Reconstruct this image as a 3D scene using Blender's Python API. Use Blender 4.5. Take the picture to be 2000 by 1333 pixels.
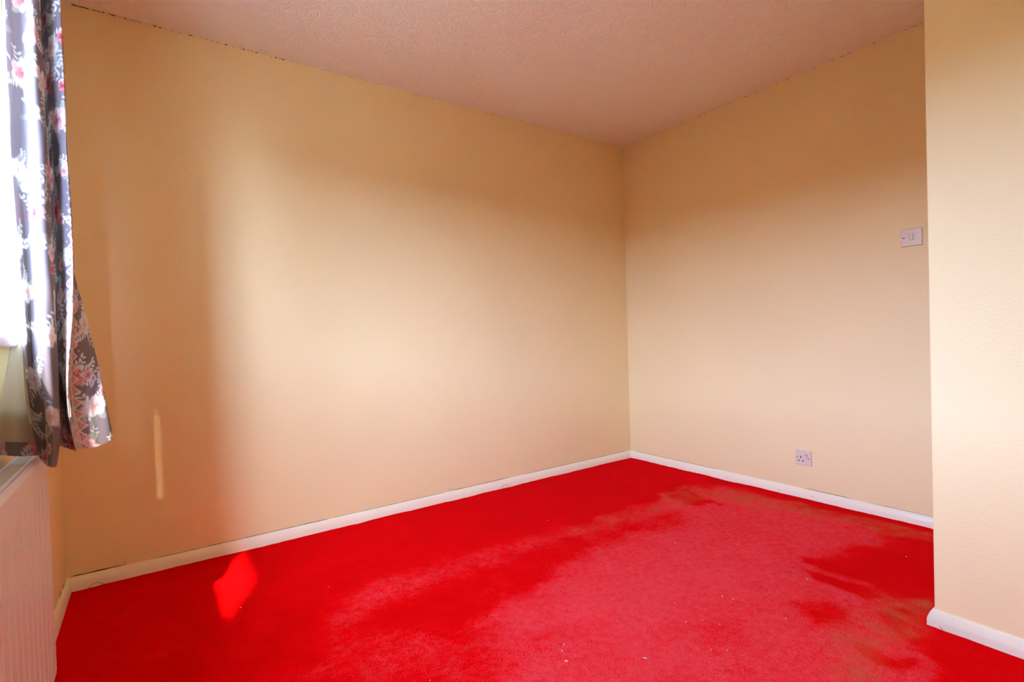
import bpy, bmesh, math, random
import numpy as np
from mathutils import Matrix, Vector

for o in list(bpy.data.objects):
    bpy.data.objects.remove(o)
scene = bpy.context.scene
COL = scene.collection
random.seed(7)
rng = np.random.default_rng(11)

# room constants (metres): right wall x = 0, back wall y = 0, window wall x = -L
L, H, REAR = 3.344, 2.40, -3.35
PX, PY = -0.9695, -2.1695            # projecting corner of the boxed-in wall on the right
WY0, WY1, WZ0, WZ1 = -2.41, -0.728, 1.00, 2.075   # window opening
WT = 0.28                            # outer wall thickness

# ------------------------------------------------------------------ camera
cam_d = bpy.data.cameras.new('camera')
cam = bpy.data.objects.new('camera', cam_d)
COL.objects.link(cam)
cam_d.sensor_fit = 'HORIZONTAL'; cam_d.sensor_width = 36.0
cam_d.lens = 1006.51 * 36.0 / 2000.0
cam_d.clip_start = 0.02
yaw, pitch, roll = 0.6118, -0.0162, -0.0311
fw = Vector((math.sin(yaw)*math.cos(pitch), math.cos(yaw)*math.cos(pitch), math.sin(pitch)))
ri = Vector((math.cos(yaw), -math.sin(yaw), 0)); up = ri.cross(fw)
r2 = ri*math.cos(roll) + up*math.sin(roll); u2 = -ri*math.sin(roll) + up*math.cos(roll)
m = Matrix((r2, u2, -fw)).transposed().to_4x4()
m.translation = (-3.0314, -2.7581, 0.9975)
cam.matrix_world = m
scene.camera = cam

# ------------------------------------------------------------------ sky, sun, exposure
SUN_AZ, SUN_EL = math.radians(24.0), math.radians(43.0)   # travels towards +y and slightly +x
world = bpy.data.worlds.new('sky'); scene.world = world; world.use_nodes = True
wn = world.node_tree.nodes; wl = world.node_tree.links
for n in list(wn): wn.remove(n)
wo = wn.new('ShaderNodeOutputWorld'); bg = wn.new('ShaderNodeBackground')
sky = wn.new('ShaderNodeTexSky'); sky.sky_type = 'NISHITA'
sky.sun_disc = False; sky.sun_elevation = SUN_EL; sky.sun_rotation = math.pi + SUN_AZ
sky.dust_density = 1.5; sky.air_density = 1.0; sky.ozone_density = 1.0
hs = wn.new('ShaderNodeHueSaturation'); hs.inputs['Saturation'].default_value = 0.25
tint = wn.new('ShaderNodeMix'); tint.data_type = 'RGBA'; tint.blend_type = 'MULTIPLY'
tint.inputs['Factor'].default_value = 1.0; tint.inputs['B'].default_value = (0.78, 1.1, 2.02, 1)
wl.new(sky.outputs[0], hs.inputs['Color']); wl.new(hs.outputs[0], tint.inputs['A'])
wl.new(tint.outputs['Result'], bg.inputs[0]); bg.inputs[1].default_value = 1.0
wl.new(bg.outputs[0], wo.inputs[0])

sd = bpy.data.lights.new('sun', 'SUN'); sd.energy = 2.4; sd.angle = math.radians(1.4); sd.color = (1.0, 0.95, 0.88)
sun = bpy.data.objects.new('sun', sd); COL.objects.link(sun)
sdir = Vector((math.sin(SUN_AZ)*math.cos(SUN_EL), math.cos(SUN_AZ)*math.cos(SUN_EL), -math.sin(SUN_EL)))
sun.rotation_euler = sdir.to_track_quat('-Z', 'Y').to_euler()
sun.location = (-6, -6, 6)
# light portal in the window opening: emits nothing, only guides the sampling of the sky
pd = bpy.data.lights.new('window_portal', 'AREA'); pd.shape = 'RECTANGLE'
pd.size = WY1-WY0; pd.size_y = WZ1-WZ0; pd.cycles.is_portal = True
po = bpy.data.objects.new('window_portal', pd); COL.objects.link(po)
po.location = (-L-WT-0.01, (WY0+WY1)/2, (WZ0+WZ1)/2); po.rotation_euler = (math.pi/2, 0, -math.pi/2)

vs = scene.view_settings
vs.view_transform = 'Standard'; vs.look = 'None'; vs.gamma = 1.0; vs.use_curve_mapping = False
vs.exposure = 2.62
scene.cycles.use_denoising = True; scene.cycles.use_adaptive_sampling = True; scene.cycles.adaptive_threshold = 0.06; scene.cycles.use_light_tree = False
scene.cycles.max_bounces = 6; scene.cycles.diffuse_bounces = 6; scene.cycles.glossy_bounces = 2; scene.cycles.transparent_max_bounces = 8
scene.cycles.sample_clamp_indirect = 6.0
scene.cycles.caustics_reflective = False; scene.cycles.caustics_refractive = False

# ------------------------------------------------------------------ helpers
def srgb(r, g, b):
    f = lambda c: (c/255/12.92) if c/255 <= 0.04045 else ((c/255+0.055)/1.055)**2.4
    return (f(r), f(g), f(b), 1)

def mat(name, col, rough=0.6, spec=0.5, metallic=0.0):
    mt = bpy.data.materials.new(name); mt.use_nodes = True
    b = mt.node_tree.nodes['Principled BSDF']
    b.inputs['Base Color'].default_value = col if len(col) == 4 else (*col, 1)
    b.inputs['Roughness'].default_value = rough
    b.inputs['Specular IOR Level'].default_value = spec
    b.inputs['Metallic'].default_value = metallic
    return mt

def N(mt, kind, **kw):
    n = mt.node_tree.nodes.new('ShaderNode'+kind)
    for k, v in kw.items(): setattr(n, k, v)
    return n

def LK(mt, a, b): mt.node_tree.links.new(a, b)

def add_noise_bump(mt, scale, strength, dist=0.002, detail=4.0):
    b = mt.node_tree.nodes['Principled BSDF']
    tc = N(mt, 'TexCoord'); nz = N(mt, 'TexNoise'); bp = N(mt, 'Bump')
    nz.inputs['Scale'].default_value = scale; nz.inputs['Detail'].default_value = detail
    bp.inputs['Strength'].default_value = strength; bp.inputs['Distance'].default_value = dist
    LK(mt, tc.outputs['Object'], nz.inputs['Vector']); LK(mt, nz.outputs['Fac'], bp.inputs['Height'])
    LK(mt, bp.outputs[0], b.inputs['Normal'])
    return nz, bp

def box(bm, x0, x1, y0, y1, z0, z1, bevel=0.0, seg=2):
    r = bmesh.ops.create_cube(bm, size=1.0)
    vs_ = r['verts']
    for v in vs_:
        v.co = Vector(((x0+x1)/2 + v.co.x*(x1-x0), (y0+y1)/2 + v.co.y*(y1-y0), (z0+z1)/2 + v.co.z*(z1-z0)))
    if bevel > 0:
        es = list({e for v in vs_ for e in v.link_edges})
        bmesh.ops.bevel(bm, geom=es, offset=bevel, segments=seg, profile=0.5, affect='EDGES')

def link(name, bm_or_me, mt, parent=None, smooth=False):
    if isinstance(bm_or_me, bmesh.types.BMesh):
        me = bpy.data.meshes.new(name)
        bmesh.ops.recalc_face_normals(bm_or_me, faces=bm_or_me.faces[:])
        bm_or_me.to_mesh(me); bm_or_me.free()
    else:
        me = bm_or_me
    if mt is not None and not me.materials: me.materials.append(mt)
    o = bpy.data.objects.new(name, me); COL.objects.link(o)
    if parent is not None: o.parent = parent
    if smooth:
        for p in me.polygons: p.use_smooth = True
    return o

def structure(o, label=None):
    o['kind'] = 'structure'
    if label: o['label'] = label
    return o

def thing(name, label, cat, loc, group=None):
    o = bpy.data.objects.new(name, None); COL.objects.link(o)
    o.location = loc; o.empty_display_size = 0.05
    o['label'] = label; o['category'] = cat
    if group: o['group'] = group
    return o

# ------------------------------------------------------------------ materials
def wall_material(name, axis):
    mt = mat(name, (0.87, 0.69, 0.33), 0.55, 0.35)
    b = mt.node_tree.nodes['Principled BSDF']
    tc = N(mt, 'TexCoord'); sep = N(mt, 'SeparateXYZ'); LK(mt, tc.outputs['Object'], sep.inputs[0])
    # wallpaper seams every 0.52 m
    ad = N(mt, 'Math', operation='ADD'); ad.inputs[1].default_value = 20.0 + (0.015 if axis == 'X' else 0.1)
    LK(mt, sep.outputs[axis], ad.inputs[0])
    fr = N(mt, 'Math', operation='MODULO'); fr.inputs[1].default_value = 0.53; LK(mt, ad.outputs[0], fr.inputs[0])
    lt = N(mt, 'Math', operation='LESS_THAN'); lt.inputs[1].default_value = 0.0022; LK(mt, fr.outputs[0], lt.inputs[0])
    nz = N(mt, 'TexNoise'); nz.inputs['Scale'].default_value = 140; nz.inputs['Detail'].default_value = 0
    LK(mt, tc.outputs['Object'], nz.inputs['Vector'])
    n2 = N(mt, 'TexNoise'); n2.inputs['Scale'].default_value = 2.2; n2.inputs['Detail'].default_value = 0
    LK(mt, tc.outputs['Object'], n2.inputs['Vector'])
    m1 = N(mt, 'Math', operation='MULTIPLY_ADD'); m1.inputs[1].default_value = -0.5
    LK(mt, lt.outputs[0], m1.inputs[0]); LK(mt, nz.outputs['Fac'], m1.inputs[2])
    m2 = N(mt, 'Math', operation='MULTIPLY_ADD'); m2.inputs[1].default_value = 6.0
    LK(mt, n2.outputs['Fac'], m2.inputs[0]); LK(mt, m1.outputs[0], m2.inputs[2])
    bp = N(mt, 'Bump'); bp.inputs['Strength'].default_value = 0.35; bp.inputs['Distance'].default_value = 0.0012
    LK(mt, m2.outputs[0], bp.inputs['Height']); LK(mt, bp.outputs[0], b.inputs['Normal'])
    mr = N(mt, 'MapRange'); mr.inputs['To Min'].default_value = 0.96; mr.inputs['To Max'].default_value = 1.03
    LK(mt, n2.outputs['Fac'], mr.inputs[0])
    mx = N(mt, 'Mix', data_type='RGBA', blend_type='MULTIPLY'); mx.inputs['Factor'].default_value = 1.0
    mx.inputs['A'].default_value = (*(0.87, 0.69, 0.33), 1); LK(mt, mr.outputs[0], mx.inputs['B'])
    LK(mt, mx.outputs['Result'], b.inputs['Base Color'])
    return mt

M_wx = wall_material('cream_wallpaper_x', 'X')
M_wy = wall_material('cream_wallpaper_y', 'Y')

M_ceil = mat('textured_ceiling_paper', (0.85, 0.82, 0.71), 0.7, 0.3)
b = M_ceil.node_tree.nodes['Principled BSDF']
tc = N(M_ceil, 'TexCoord'); n1 = N(M_ceil, 'TexNoise'); n1.inputs['Scale'].default_value = 14.0
n1.inputs['Detail'].default_value = 1.0; n1.inputs['Distortion'].default_value = 0.5
LK(M_ceil, tc.outputs['Object'], n1.inputs['Vector'])
k1 = N(M_ceil, 'Math', operation='MULTIPLY'); k1.inputs[1].default_value = 62.0; LK(M_ceil, n1.outputs['Fac'], k1.inputs[0])
k2 = N(M_ceil, 'Math', operation='SINE'); LK(M_ceil, k1.outputs[0], k2.inputs[0])
n3 = N(M_ceil, 'TexNoise'); n3.inputs['Scale'].default_value = 120; n3.inputs['Detail'].default_value = 0; LK(M_ceil, tc.outputs['Object'], n3.inputs['Vector'])
k3 = N(M_ceil, 'Math', operation='MULTIPLY_ADD'); k3.inputs[1].default_value = 1.2
LK(M_ceil, n3.outputs['Fac'], k3.inputs[0]); LK(M_ceil, k2.outputs[0], k3.inputs[2])
bp = N(M_ceil, 'Bump'); bp.inputs['Strength'].default_value = 0.42; bp.inputs['Distance'].default_value = 0.0017
LK(M_ceil, k3.outputs[0], bp.inputs['Height']); LK(M_ceil, bp.outputs[0], b.inputs['Normal'])

M_white = mat('white_gloss_paint', (0.92, 0.82, 0.55), 0.28, 0.5)
add_noise_bump(M_white, 25, 0.15, 0.003)
M_jamb = mat('white_reveal_paint', (0.86, 0.85, 0.82), 0.5)
add_noise_bump(M_jamb, 60, 0.1)
M_upvc = mat('white_plastic_frame', (0.86, 0.86, 0.85), 0.3)
M_plate = mat('white_moulded_plastic', (0.74, 0.61, 0.42), 0.3)
add_noise_bump(M_plate, 300, 0.03, 0.0005)
M_dark = mat('dark_slot', (0.012, 0.008, 0.008), 0.6)
M_crack = mat('dark_crack', (0.10, 0.055, 0.03), 0.9, 0.1)
M_screw = mat('screw_metal', (0.5, 0.45, 0.42), 0.35, metallic=1.0)
M_red = mat('red_indicator', (0.5, 0.05, 0.03), 0.5)
M_rad = mat('white_enamel', (0.80, 0.76, 0.74), 0.3)
add_noise_bump(M_rad, 180, 0.06, 0.0008)
M_grille = mat('aged_white_enamel', (0.72, 0.69, 0.60), 0.4)
M_lint = mat('pale_lint', (0.80, 0.58, 0.56), 0.9)
M_thread = mat('brown_thread', (0.10, 0.05, 0.035), 0.9)
M_ground = mat('brick_paving', (0.40, 0.28, 0.15), 0.9)
add_noise_bump(M_ground, 8, 0.3)

# ------------------------------------------------------------------ setting: floor with fitted carpet
CARPET = [[[[[-0.911,-0.828],[-0.528,-0.747],[-0.122,-0.895],[-0.168,-1.351],[-0.203,-1.706],[-0.3,-1.862],[-0.574,-1.744],[-0.761,-1.722],[-0.833,-1.867],[-0.927,-2.034],[-1.046,-2.157],[-1.184,-2.259],[-1.24,-2.306],[-1.397,-2.345],[-2.296,-1.657],[-2.224,-1.389],[-2.073,-1.213],[-1.848,-1.158],[-1.576,-1.092],[-1.278,-0.98]],0.8,0.1],[[[-1.494,-1.336],[-1.049,-1.247],[-0.987,-1.441],[-1.167,-1.599],[-1.526,-1.603],[-1.802,-1.546],[-1.831,-1.404]],0.95,0.12],[[[-2.53,-0.807],[-2.326,-0.667],[-1.967,-0.71],[-1.657,-0.747],[-1.304,-0.789],[-0.985,-0.766],[-0.67,-0.75],[-0.775,-0.943],[-1.233,-0.935],[-1.598,-0.907],[-1.929,-0.869],[-2.213,-0.918],[-2.416,-1.024],[-2.549,-0.997]],0.46,0.08],[[[-2.1,-0.957],[-1.865,-0.89],[-1.649,-0.935],[-1.377,-0.977],[-1.015,-0.939],[-0.745,-1.02],[-0.866,-1.11],[-1.241,-1.011],[-1.645,-1.037],[-1.911,-1.108],[-2.076,-1.075]],0.2,0.07],[[[-2.399,-0.977],[-2.215,-1.012],[-2.242,-1.129],[-2.4,-1.076]],0.12,0.06],[[[-2.592,-1.334],[-2.679,-1.129],[-2.553,-1.012],[-2.347,-1.126],[-2.221,-1.254],[-2.267,-1.513],[-2.297,-1.561]],0.4,0.1],[[[-1.622,-0.697],[-1.249,-0.646],[-1.055,-0.758],[-0.784,-0.772],[-0.551,-0.766],[-0.327,-0.745],[-0.195,-0.527],[-0.087,-0.067],[-1.202,-0.099],[-1.895,-0.104],[-2.065,-0.488]],0.04,0.025],[[[-0.425,-0.743],[-0.356,-0.803],[-0.461,-1.046],[-0.575,-1.027],[-0.61,-0.919],[-0.581,-0.826]],0.1,0.02],[[[-0.479,-1.787],[-0.339,-2.002],[-0.743,-2.113],[-0.761,-2.027],[-0.735,-1.918],[-0.659,-1.836]],0.04,0.09],[[[-0.773,-1.655],[-0.752,-1.797],[-0.78,-2.041],[-0.814,-2.047],[-0.827,-1.828],[-0.82,-1.687]],0.05,0.014],[[[-0.883,-1.737],[-0.863,-1.931],[-0.916,-2.007],[-0.957,-1.966],[-0.947,-1.786]],0.03,0.015],[[[-0.824,-2.015],[-0.805,-2.13],[-0.829,-2.137],[-0.86,-2.043]],0.1,0.012],[[[-1.208,-1.854],[-1.091,-1.904],[-1.085,-2.013],[-1.164,-2.028],[-1.294,-1.945]],0.25,0.04],[[[-1.015,-2.049],[-0.912,-2.089],[-0.941,-2.127],[-1.063,-2.108],[-1.07,-2.191],[-1.11,-2.176],[-1.084,-2.08]],0.05,0.02],[[[-1.28,-2.044],[-1.227,-2.108],[-1.252,-2.206],[-1.29,-2.205],[-1.301,-2.108]],0.1,0.02],[[[-1.074,-2.139],[-1.036,-2.443],[-1.277,-2.479],[-1.387,-2.352],[-1.234,-2.249]],0.04,0.04],[[[-1.591,-1.712],[-1.46,-1.795],[-1.538,-1.859],[-1.648,-1.806]],0.5,0.05],[[[-2.095,-1.371],[-1.925,-1.43],[-1.978,-1.516],[-2.151,-1.478]],0.45,0.06]],[[[[-1.231,-1.994],[-0.867,-2.014],[-0.845,-2.12],[-1.031,-2.169],[-1.167,-2.115],[-1.365,-2.118],[-1.556,-2.223],[-1.696,-2.116]],0.55,0.06],[[[-0.867,-2.014],[-0.825,-2.114],[-0.962,-2.149],[-0.975,-2.08]],0.8,0.03],[[[-0.169,-0.855],[-0.11,-1.323],[-0.067,-1.917],[-0.191,-1.952],[-0.292,-1.411],[-0.407,-1.011]],0.6,0.03],[[[-0.528,-0.747],[-0.31,-0.732],[-0.214,-0.953],[-0.546,-0.974],[-0.918,-0.924]],0.4,0.03],[[[-1.654,-0.825],[-1.083,-0.786],[-0.795,-0.819],[-0.889,-0.899],[-1.291,-0.887]],0.25,0.03]]]

def poly_sdf(P, poly):
    """signed distance (negative inside) of points P to a polygon"""
    poly = np.asarray(poly, float); n = len(poly)
    d = np.full(len(P), 1e9); inside = np.zeros(len(P), bool)
    for i in range(n):
        a = poly[i]; c = poly[(i+1) % n]
        e = c - a; wv = P - a
        t = np.clip((wv @ e)/max(e @ e, 1e-12), 0, 1)
        d = np.minimum(d, np.hypot(*(wv - t[:, None]*e).T))
        cond = (a[1] > P[:, 1]) != (c[1] > P[:, 1])
        with np.errstate(divide='ignore', invalid='ignore'):
            xi = a[0] + (P[:, 1]-a[1])/(c[1]-a[1])*(c[0]-a[0])
        inside ^= cond & (P[:, 0] < xi)
    return np.where(inside, -d, d)

def smooth_noise(P, scale, seed):
    g = np.random.default_rng(seed).random((64, 64))
    q = P*scale; i = np.floor(q).astype(int); f = q - i; f = f*f*(3-2*f)
    g00 = g[i[:, 0] % 64, i[:, 1] % 64]; g10 = g[(i[:, 0]+1) % 64, i[:, 1] % 64]
    g01 = g[i[:, 0] % 64, (i[:, 1]+1) % 64]; g11 = g[(i[:, 0]+1) % 64, (i[:, 1]+1) % 64]
    return (g00*(1-f[:, 0])+g10*f[:, 0])*(1-f[:, 1]) + (g01*(1-f[:, 0])+g11*f[:, 0])*f[:, 1]

nx, ny = 280, 280
gx = np.linspace(-L, 0, nx); gy = np.linspace(REAR, 0, ny)
X, Y = np.meshgrid(gx, gy, indexing='ij'); P = np.stack([X.ravel(), Y.ravel()], 1)
warp = np.stack([smooth_noise(P, 9, 1), smooth_noise(P, 9, 2)], 1) - 0.5
warp2 = np.stack([smooth_noise(P, 30, 3), smooth_noise(P, 30, 4)], 1) - 0.5
Pw = P + warp*0.07 + warp2*0.03
nap = np.full(len(P), 0.08) + 0.10*(smooth_noise(P*[1, 1.6], 5, 5)-0.5)
for poly, val, soft in CARPET[0]:
    w_ = 1/(1+np.exp(np.clip(poly_sdf(Pw if soft > 0.018 else P + warp2*0.02, poly)/(soft*1.6)*4, -30, 30)))
    nap = nap*(1-w_) + val*w_
nap += 0.22*(smooth_noise(P, 12, 6)-0.5) + 0.14*(smooth_noise(P, 40, 8)-0.5)
dirt = np.zeros(len(P))
for poly, val, soft in CARPET[1]:
    w_ = 1/(1+np.exp(np.clip(poly_sdf(Pw, poly)/soft*4, -30, 30)))
    dirt = np.maximum(dirt, val*w_)
dirt *= 0.15 + 1.0*smooth_noise(P, 22, 9)*smooth_noise(P*[1, 0.5], 50, 10)*1.6
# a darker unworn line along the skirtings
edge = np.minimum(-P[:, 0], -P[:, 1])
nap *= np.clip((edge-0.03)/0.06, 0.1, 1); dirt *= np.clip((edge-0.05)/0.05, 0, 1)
zz = 0.004*(smooth_noise(P, 6, 12)-0.5) + 0.002*(smooth_noise(P, 40, 13)-0.5)
zz += 0.004*np.exp(-edge/0.02)*(smooth_noise(P, 14, 14)-0.3)
idx = np.arange(nx*ny).reshape(nx, ny)
quads = np.stack([idx[:-1, :-1], idx[1:, :-1], idx[1:, 1:], idx[:-1, 1:]], -1).reshape(-1, 4)
me = bpy.data.meshes.new('floor')
me.from_pydata(np.column_stack([P, zz]).tolist(), [], quads.tolist())
for nm, arr in (('nap', nap), ('dirt', dirt)):
    at = me.attributes.new(nm, 'FLOAT', 'POINT'); at.data.foreach_set('value', np.clip(arr, 0, 1).astype(np.float32))
M_carpet = mat('red_carpet', (0.5, 0.0, 0.0), 1.0, 0.0)
b = M_carpet.node_tree.nodes['Principled BSDF']
an = N(M_carpet, 'Attribute'); an.attribute_name = 'nap'
ad_ = N(M_carpet, 'Attribute'); ad_.attribute_name = 'dirt'
tc = N(M_carpet, 'TexCoord')
f1 = N(M_carpet, 'TexNoise'); f1.inputs['Scale'].default_value = 210; f1.inputs['Detail'].default_value = 1
f2 = N(M_carpet, 'TexNoise'); f2.inputs['Scale'].default_value = 38; f2.inputs['Detail'].default_value = 3
for f_ in (f1, f2): LK(M_carpet, tc.outputs['Object'], f_.inputs['Vector'])
s1 = N(M_carpet, 'Math', operation='MULTIPLY_ADD'); s1.inputs[1].default_value = 1.5; s1.inputs[2].default_value = -0.75
LK(M_carpet, f1.outputs['Fac'], s1.inputs[0])
s2 = N(M_carpet, 'Math', operation='MULTIPLY_ADD'); s2.inputs[1].default_value = 0.95; s2.inputs[2].default_value = -0.475
LK(M_carpet, f2.outputs['Fac'], s2.inputs[0])
s3 = N(M_carpet, 'Math', operation='ADD'); LK(M_carpet, s1.outputs[0], s3.inputs[0]); LK(M_carpet, s2.outputs[0], s3.inputs[1])
s4 = N(M_carpet, 'Math', operation='ADD', use_clamp=True); s5 = N(M_carpet, 'Math', operation='MULTIPLY_ADD'); s5.inputs[1].default_value = 1.0; s5.inputs[2].default_value = 0.18
LK(M_carpet, an.outputs['Fac'], s5.inputs[0])
s6 = N(M_carpet, 'Math', operation='MULTIPLY'); LK(M_carpet, s3.outputs[0], s6.inputs[0]); LK(M_carpet, s5.outputs[0], s6.inputs[1])
LK(M_carpet, s6.outputs[0], s4.inputs[0]); LK(M_carpet, an.outputs['Fac'], s4.inputs[1])
cr = N(M_carpet, 'ValToRGB'); LK(M_carpet, s4.outputs[0], cr.inputs[0])
cr.color_ramp.elements[0].color = (*(0.72, 0.0, 0.0003), 1); cr.color_ramp.elements[1].color = (*(0.86, 0.055, 0.06), 1)
e_ = cr.color_ramp.elements.new(0.3); e_.color = (*(0.8, 0.001, 0.002), 1)
dm = N(M_carpet, 'Mix', data_type='RGBA'); dm.inputs['B'].default_value = (0.50, 0.13, 0.045, 1)
d1 = N(M_carpet, 'Math', operation='MULTIPLY', use_clamp=True); LK(M_carpet, ad_.outputs['Fac'], d1.inputs[0])
d2 = N(M_carpet, 'MapRange'); d2.inputs['From Min'].default_value = 0.3; d2.inputs['From Max'].default_value = 0.7
d2.inputs['To Min'].default_value = 0.3; d2.inputs['To Max'].default_value = 1.3
LK(M_carpet, f1.outputs['Fac'], d2.inputs[0]); LK(M_carpet, d2.outputs[0], d1.inputs[1])
LK(M_carpet, d1.outputs[0], dm.inputs['Factor']); LK(M_carpet, cr.outputs[0], dm.inputs['A'])
LK(M_carpet, dm.outputs['Result'], b.inputs['Base Color'])
bp = N(M_carpet, 'Bump'); bp.inputs['Strength'].default_value = 0.8; bp.inputs['Distance'].default_value = 0.004
LK(M_carpet, f1.outputs['Fac'], bp.inputs['Height']); LK(M_carpet, bp.outputs[0], b.inputs['Normal'])
b.inputs['Sheen Weight'].default_value = 0.02; b.inputs['Sheen Roughness'].default_value = 0.5
b.inputs['Sheen Tint'].default_value = (1.0, 0.35, 0.4, 1)
floor = structure(link('floor', me, M_carpet, smooth=True), 'worn red fitted carpet covering the whole floor')
bm = bmesh.new(); box(bm, -L-0.3, 0.3, REAR-0.3, 0.3, -0.15, -0.012)
structure(link('floor_slab', bm, mat('floorboards', (0.25, 0.15, 0.08), 0.8), floor))

# ------------------------------------------------------------------ walls and ceiling
bm = bmesh.new(); box(bm, -L-WT, 0.15, 0.0, 0.15, -0.15, H+0.15)
wall_back = structure(link('wall_back', bm, M_wx), 'long cream papered wall between the curtain and the far corner')
bm = bmesh.new(); box(bm, 0.0, 0.15, REAR-0.15, 0.0, -0.15, H+0.15)
wall_right = structure(link('wall_right', bm, M_wy), 'cream papered wall with the light switch and socket')
bm = bmesh.new(); box(bm, PX, 0.0, REAR, PY, -0.01, H+0.05, bevel=0.004, seg=3)
wall_box = structure(link('wall_partition', bm, M_wy), 'projecting cream boxed-in wall at the right edge of the picture')
bm = bmesh.new(); box(bm, -L-WT, 0.15, REAR-0.15, REAR, -0.15, H+0.15)
structure(link('wall_front', bm, M_wx), 'cream wall behind the camera')
bm = bmesh.new()
box(bm, -L-WT, -L, REAR, 0.0, -0.15, WZ0)
box(bm, -L-WT, -L, REAR, 0.0, WZ1, H+0.15)
box(bm, -L-WT, -L, REAR, WY0, WZ0, WZ1)
box(bm, -L-WT, -L, WY1, 0.0, WZ0, WZ1)
wall_left = structure(link('wall_left', bm, M_wy), 'cream window wall behind the curtain and radiator')
bm = bmesh.new(); box(bm, -L-0.05, 0.15, REAR-0.15, 0.15, H, H+0.15)
ceiling = structure(link('ceiling', bm, M_ceil), 'ceiling with swirled embossed paper')
bm = bmesh.new(); box(bm, -26, -L-WT, -20, 16, -2.65, -2.6)
structure(link('ground', bm, M_ground), 'paved ground outside the window')

# unseen leafy barrier across the garden, added to block the low sky
bm = bmesh.new()
bmesh.ops.create_grid(bm, x_segments=90, y_segments=14, size=1.0)
for v in bm.verts:
    a_, c_ = v.co.x, v.co.y
    zt = 2.7 + 0.12*math.sin(a_*23) + 0.08*math.sin(a_*61+1)
    v.co = Vector((-14.0 + 0.15*math.sin(a_*40+c_*9) + 0.12*math.sin(c_*17+a_*13) - 0.25*max(0, c_)**4, a_*20-2, -2.6 + (zt+2.6)*(c_+1)/2))
r_ = bmesh.ops.extrude_face_region(bm, geom=bm.faces[:])
for v in [g for g in r_['geom'] if isinstance(g, bmesh.types.BMVert)]: v.co.x -= 1.2
M_sky_barrier = mat('barrier_green', (0.05, 0.075, 0.025), 0.9); add_noise_bump(M_sky_barrier, 12, 1.0, 0.1)
structure(link('sky_barrier', bm, M_sky_barrier), 'unseen green barrier added outside to block the low sky')

# dark specks where the embossed ceiling paper meets the walls
bm = bmesh.new()
def speck(bm, axis, s, a, w, h):
    # thin irregular sliver on the wall just under the ceiling
    z1_ = H - random.uniform(0, 0.002); z0_ = z1_ - h; e0 = 0.0006
    pts = [(s-w/2, z0_+random.uniform(0, h*.4)), (s+w/2, z0_+random.uniform(0, h*.3)), (s+w/2, z1_), (s-w*.4, z1_)]
    vv = []
    for dpt in (0.0002, 0.0012):
        for t_, z_ in pts:
            vv.append(bm.verts.new((t_, -dpt, z_) if axis == 'X' else (-dpt, t_, z_)))
    bm.faces.new(vv[4:8])
    for i in range(4): bm.faces.new((vv[i], vv[(i+1) % 4], vv[4+(i+1) % 4], vv[4+i]))
for k in range(120):
    s = -L + 0.1 + (L-0.1)*random.random()**2.4
    speck(bm, 'X', s, 0, random.uniform(0.003, 0.012 if s < -2.4 else 0.006), random.uniform(0.0012, 0.0045 if s < -2.4 else 0.0022))
for k in range(36):
    speck(bm, 'Y', -random.uniform(0.02, 2.1), 0, random.uniform(0.003, 0.016), random.uniform(0.001, 0.003))
specks = link('edge_gaps', bm, M_crack, ceiling); specks['kind'] = 'stuff'

# cracks between wallpaper and skirting
def crack(parent, axis, pts, w0, off=0.0007):
    bm = bmesh.new(); prev = None
    for i, (s, z) in enumerate(pts):
        w = w0*random.uniform(0.45, 1.0)*(0.35 if i in (0, len(pts)-1) else 1)
        vv = []
        for dpt in (0.0, off):
            for dz in (-w/2, w/2):
                vert = len(pts) > 1 and abs(pts[0][0]-pts[-1][0]) < 0.02
                a_, z_ = (s+dz, z) if vert else (s, z+dz)
                vv.append(bm.verts.new((a_, -dpt-0.0002, z_) if axis == 'X' else (-dpt-0.0002, a_, z_)))
        if prev:
            bm.faces.new((prev[2], vv[2], vv[3], prev[3]))
            bm.faces.new((prev[3], vv[3], vv[1], prev[1])); bm.faces.new((prev[2], prev[0], vv[0], vv[2]))
        prev = vv
    return link('crack', bm, M_crack, parent)

def run(a, c, n, z, jit): return [(a+(c-a)*i/n, z+random.uniform(-jit, jit)) for i in range(n+1)]
HS = 0.054
crack(wall_back, 'X', run(-3.33, -3.155, 8, HS+0.004, 0.0006), 0.0048)
crack(wall_back, 'X', [(-3.152, HS+0.003), (-3.152, HS+0.012), (-3.150, HS+0.024)], 0.0022)
crack(wall_back, 'X', run(-3.05, -2.30, 24, HS+0.0012, 0.0004), 0.0024)
crack(wall_back, 'X', run(-2.28, -1.62, 18, HS+0.001, 0.0004), 0.0014)
crack(wall_back, 'X', [(-1.590, HS+0.0015), (-1.588, HS+0.012), (-1.585, HS+0.022)], 0.0028)
crack(wall_back, 'X', run(-1.575, -1.15, 12, HS+0.002, 0.0004), 0.0026)
crack(wall_back, 'X', run(-1.05, -0.05, 22, HS+0.0012, 0.0004), 0.0018)
crack(wall_right, 'Y', run(-0.05, -0.75, 16, HS+0.001, 0.0003), 0.0014)
crack(wall_right, 'Y', run(-1.30, -1.54, 8, HS+0.002, 0.0004), 0.0022)
crack(wall_right, 'Y', run(-1.62, -2.0, 8, HS+0.001, 0.0003), 0.0013)
for z0_, a0_, a1_ in ((HS+0.001, -0.06, -0.11), (HS+0.0015, -0.14, -0.19)):
    bm = bmesh.new()
    n_ = 5
    for i in range(n_):
        a_ = a0_+(a1_-a0_)*i/n_; c_ = a0_+(a1_-a0_)*(i+1)/n_
        box(bm, -L+0.0002, -L+0.0012, c_, a_, z0_, z0_+random.uniform(0.0015, 0.003))
    link('crack', bm, M_crack, wall_left)

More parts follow.
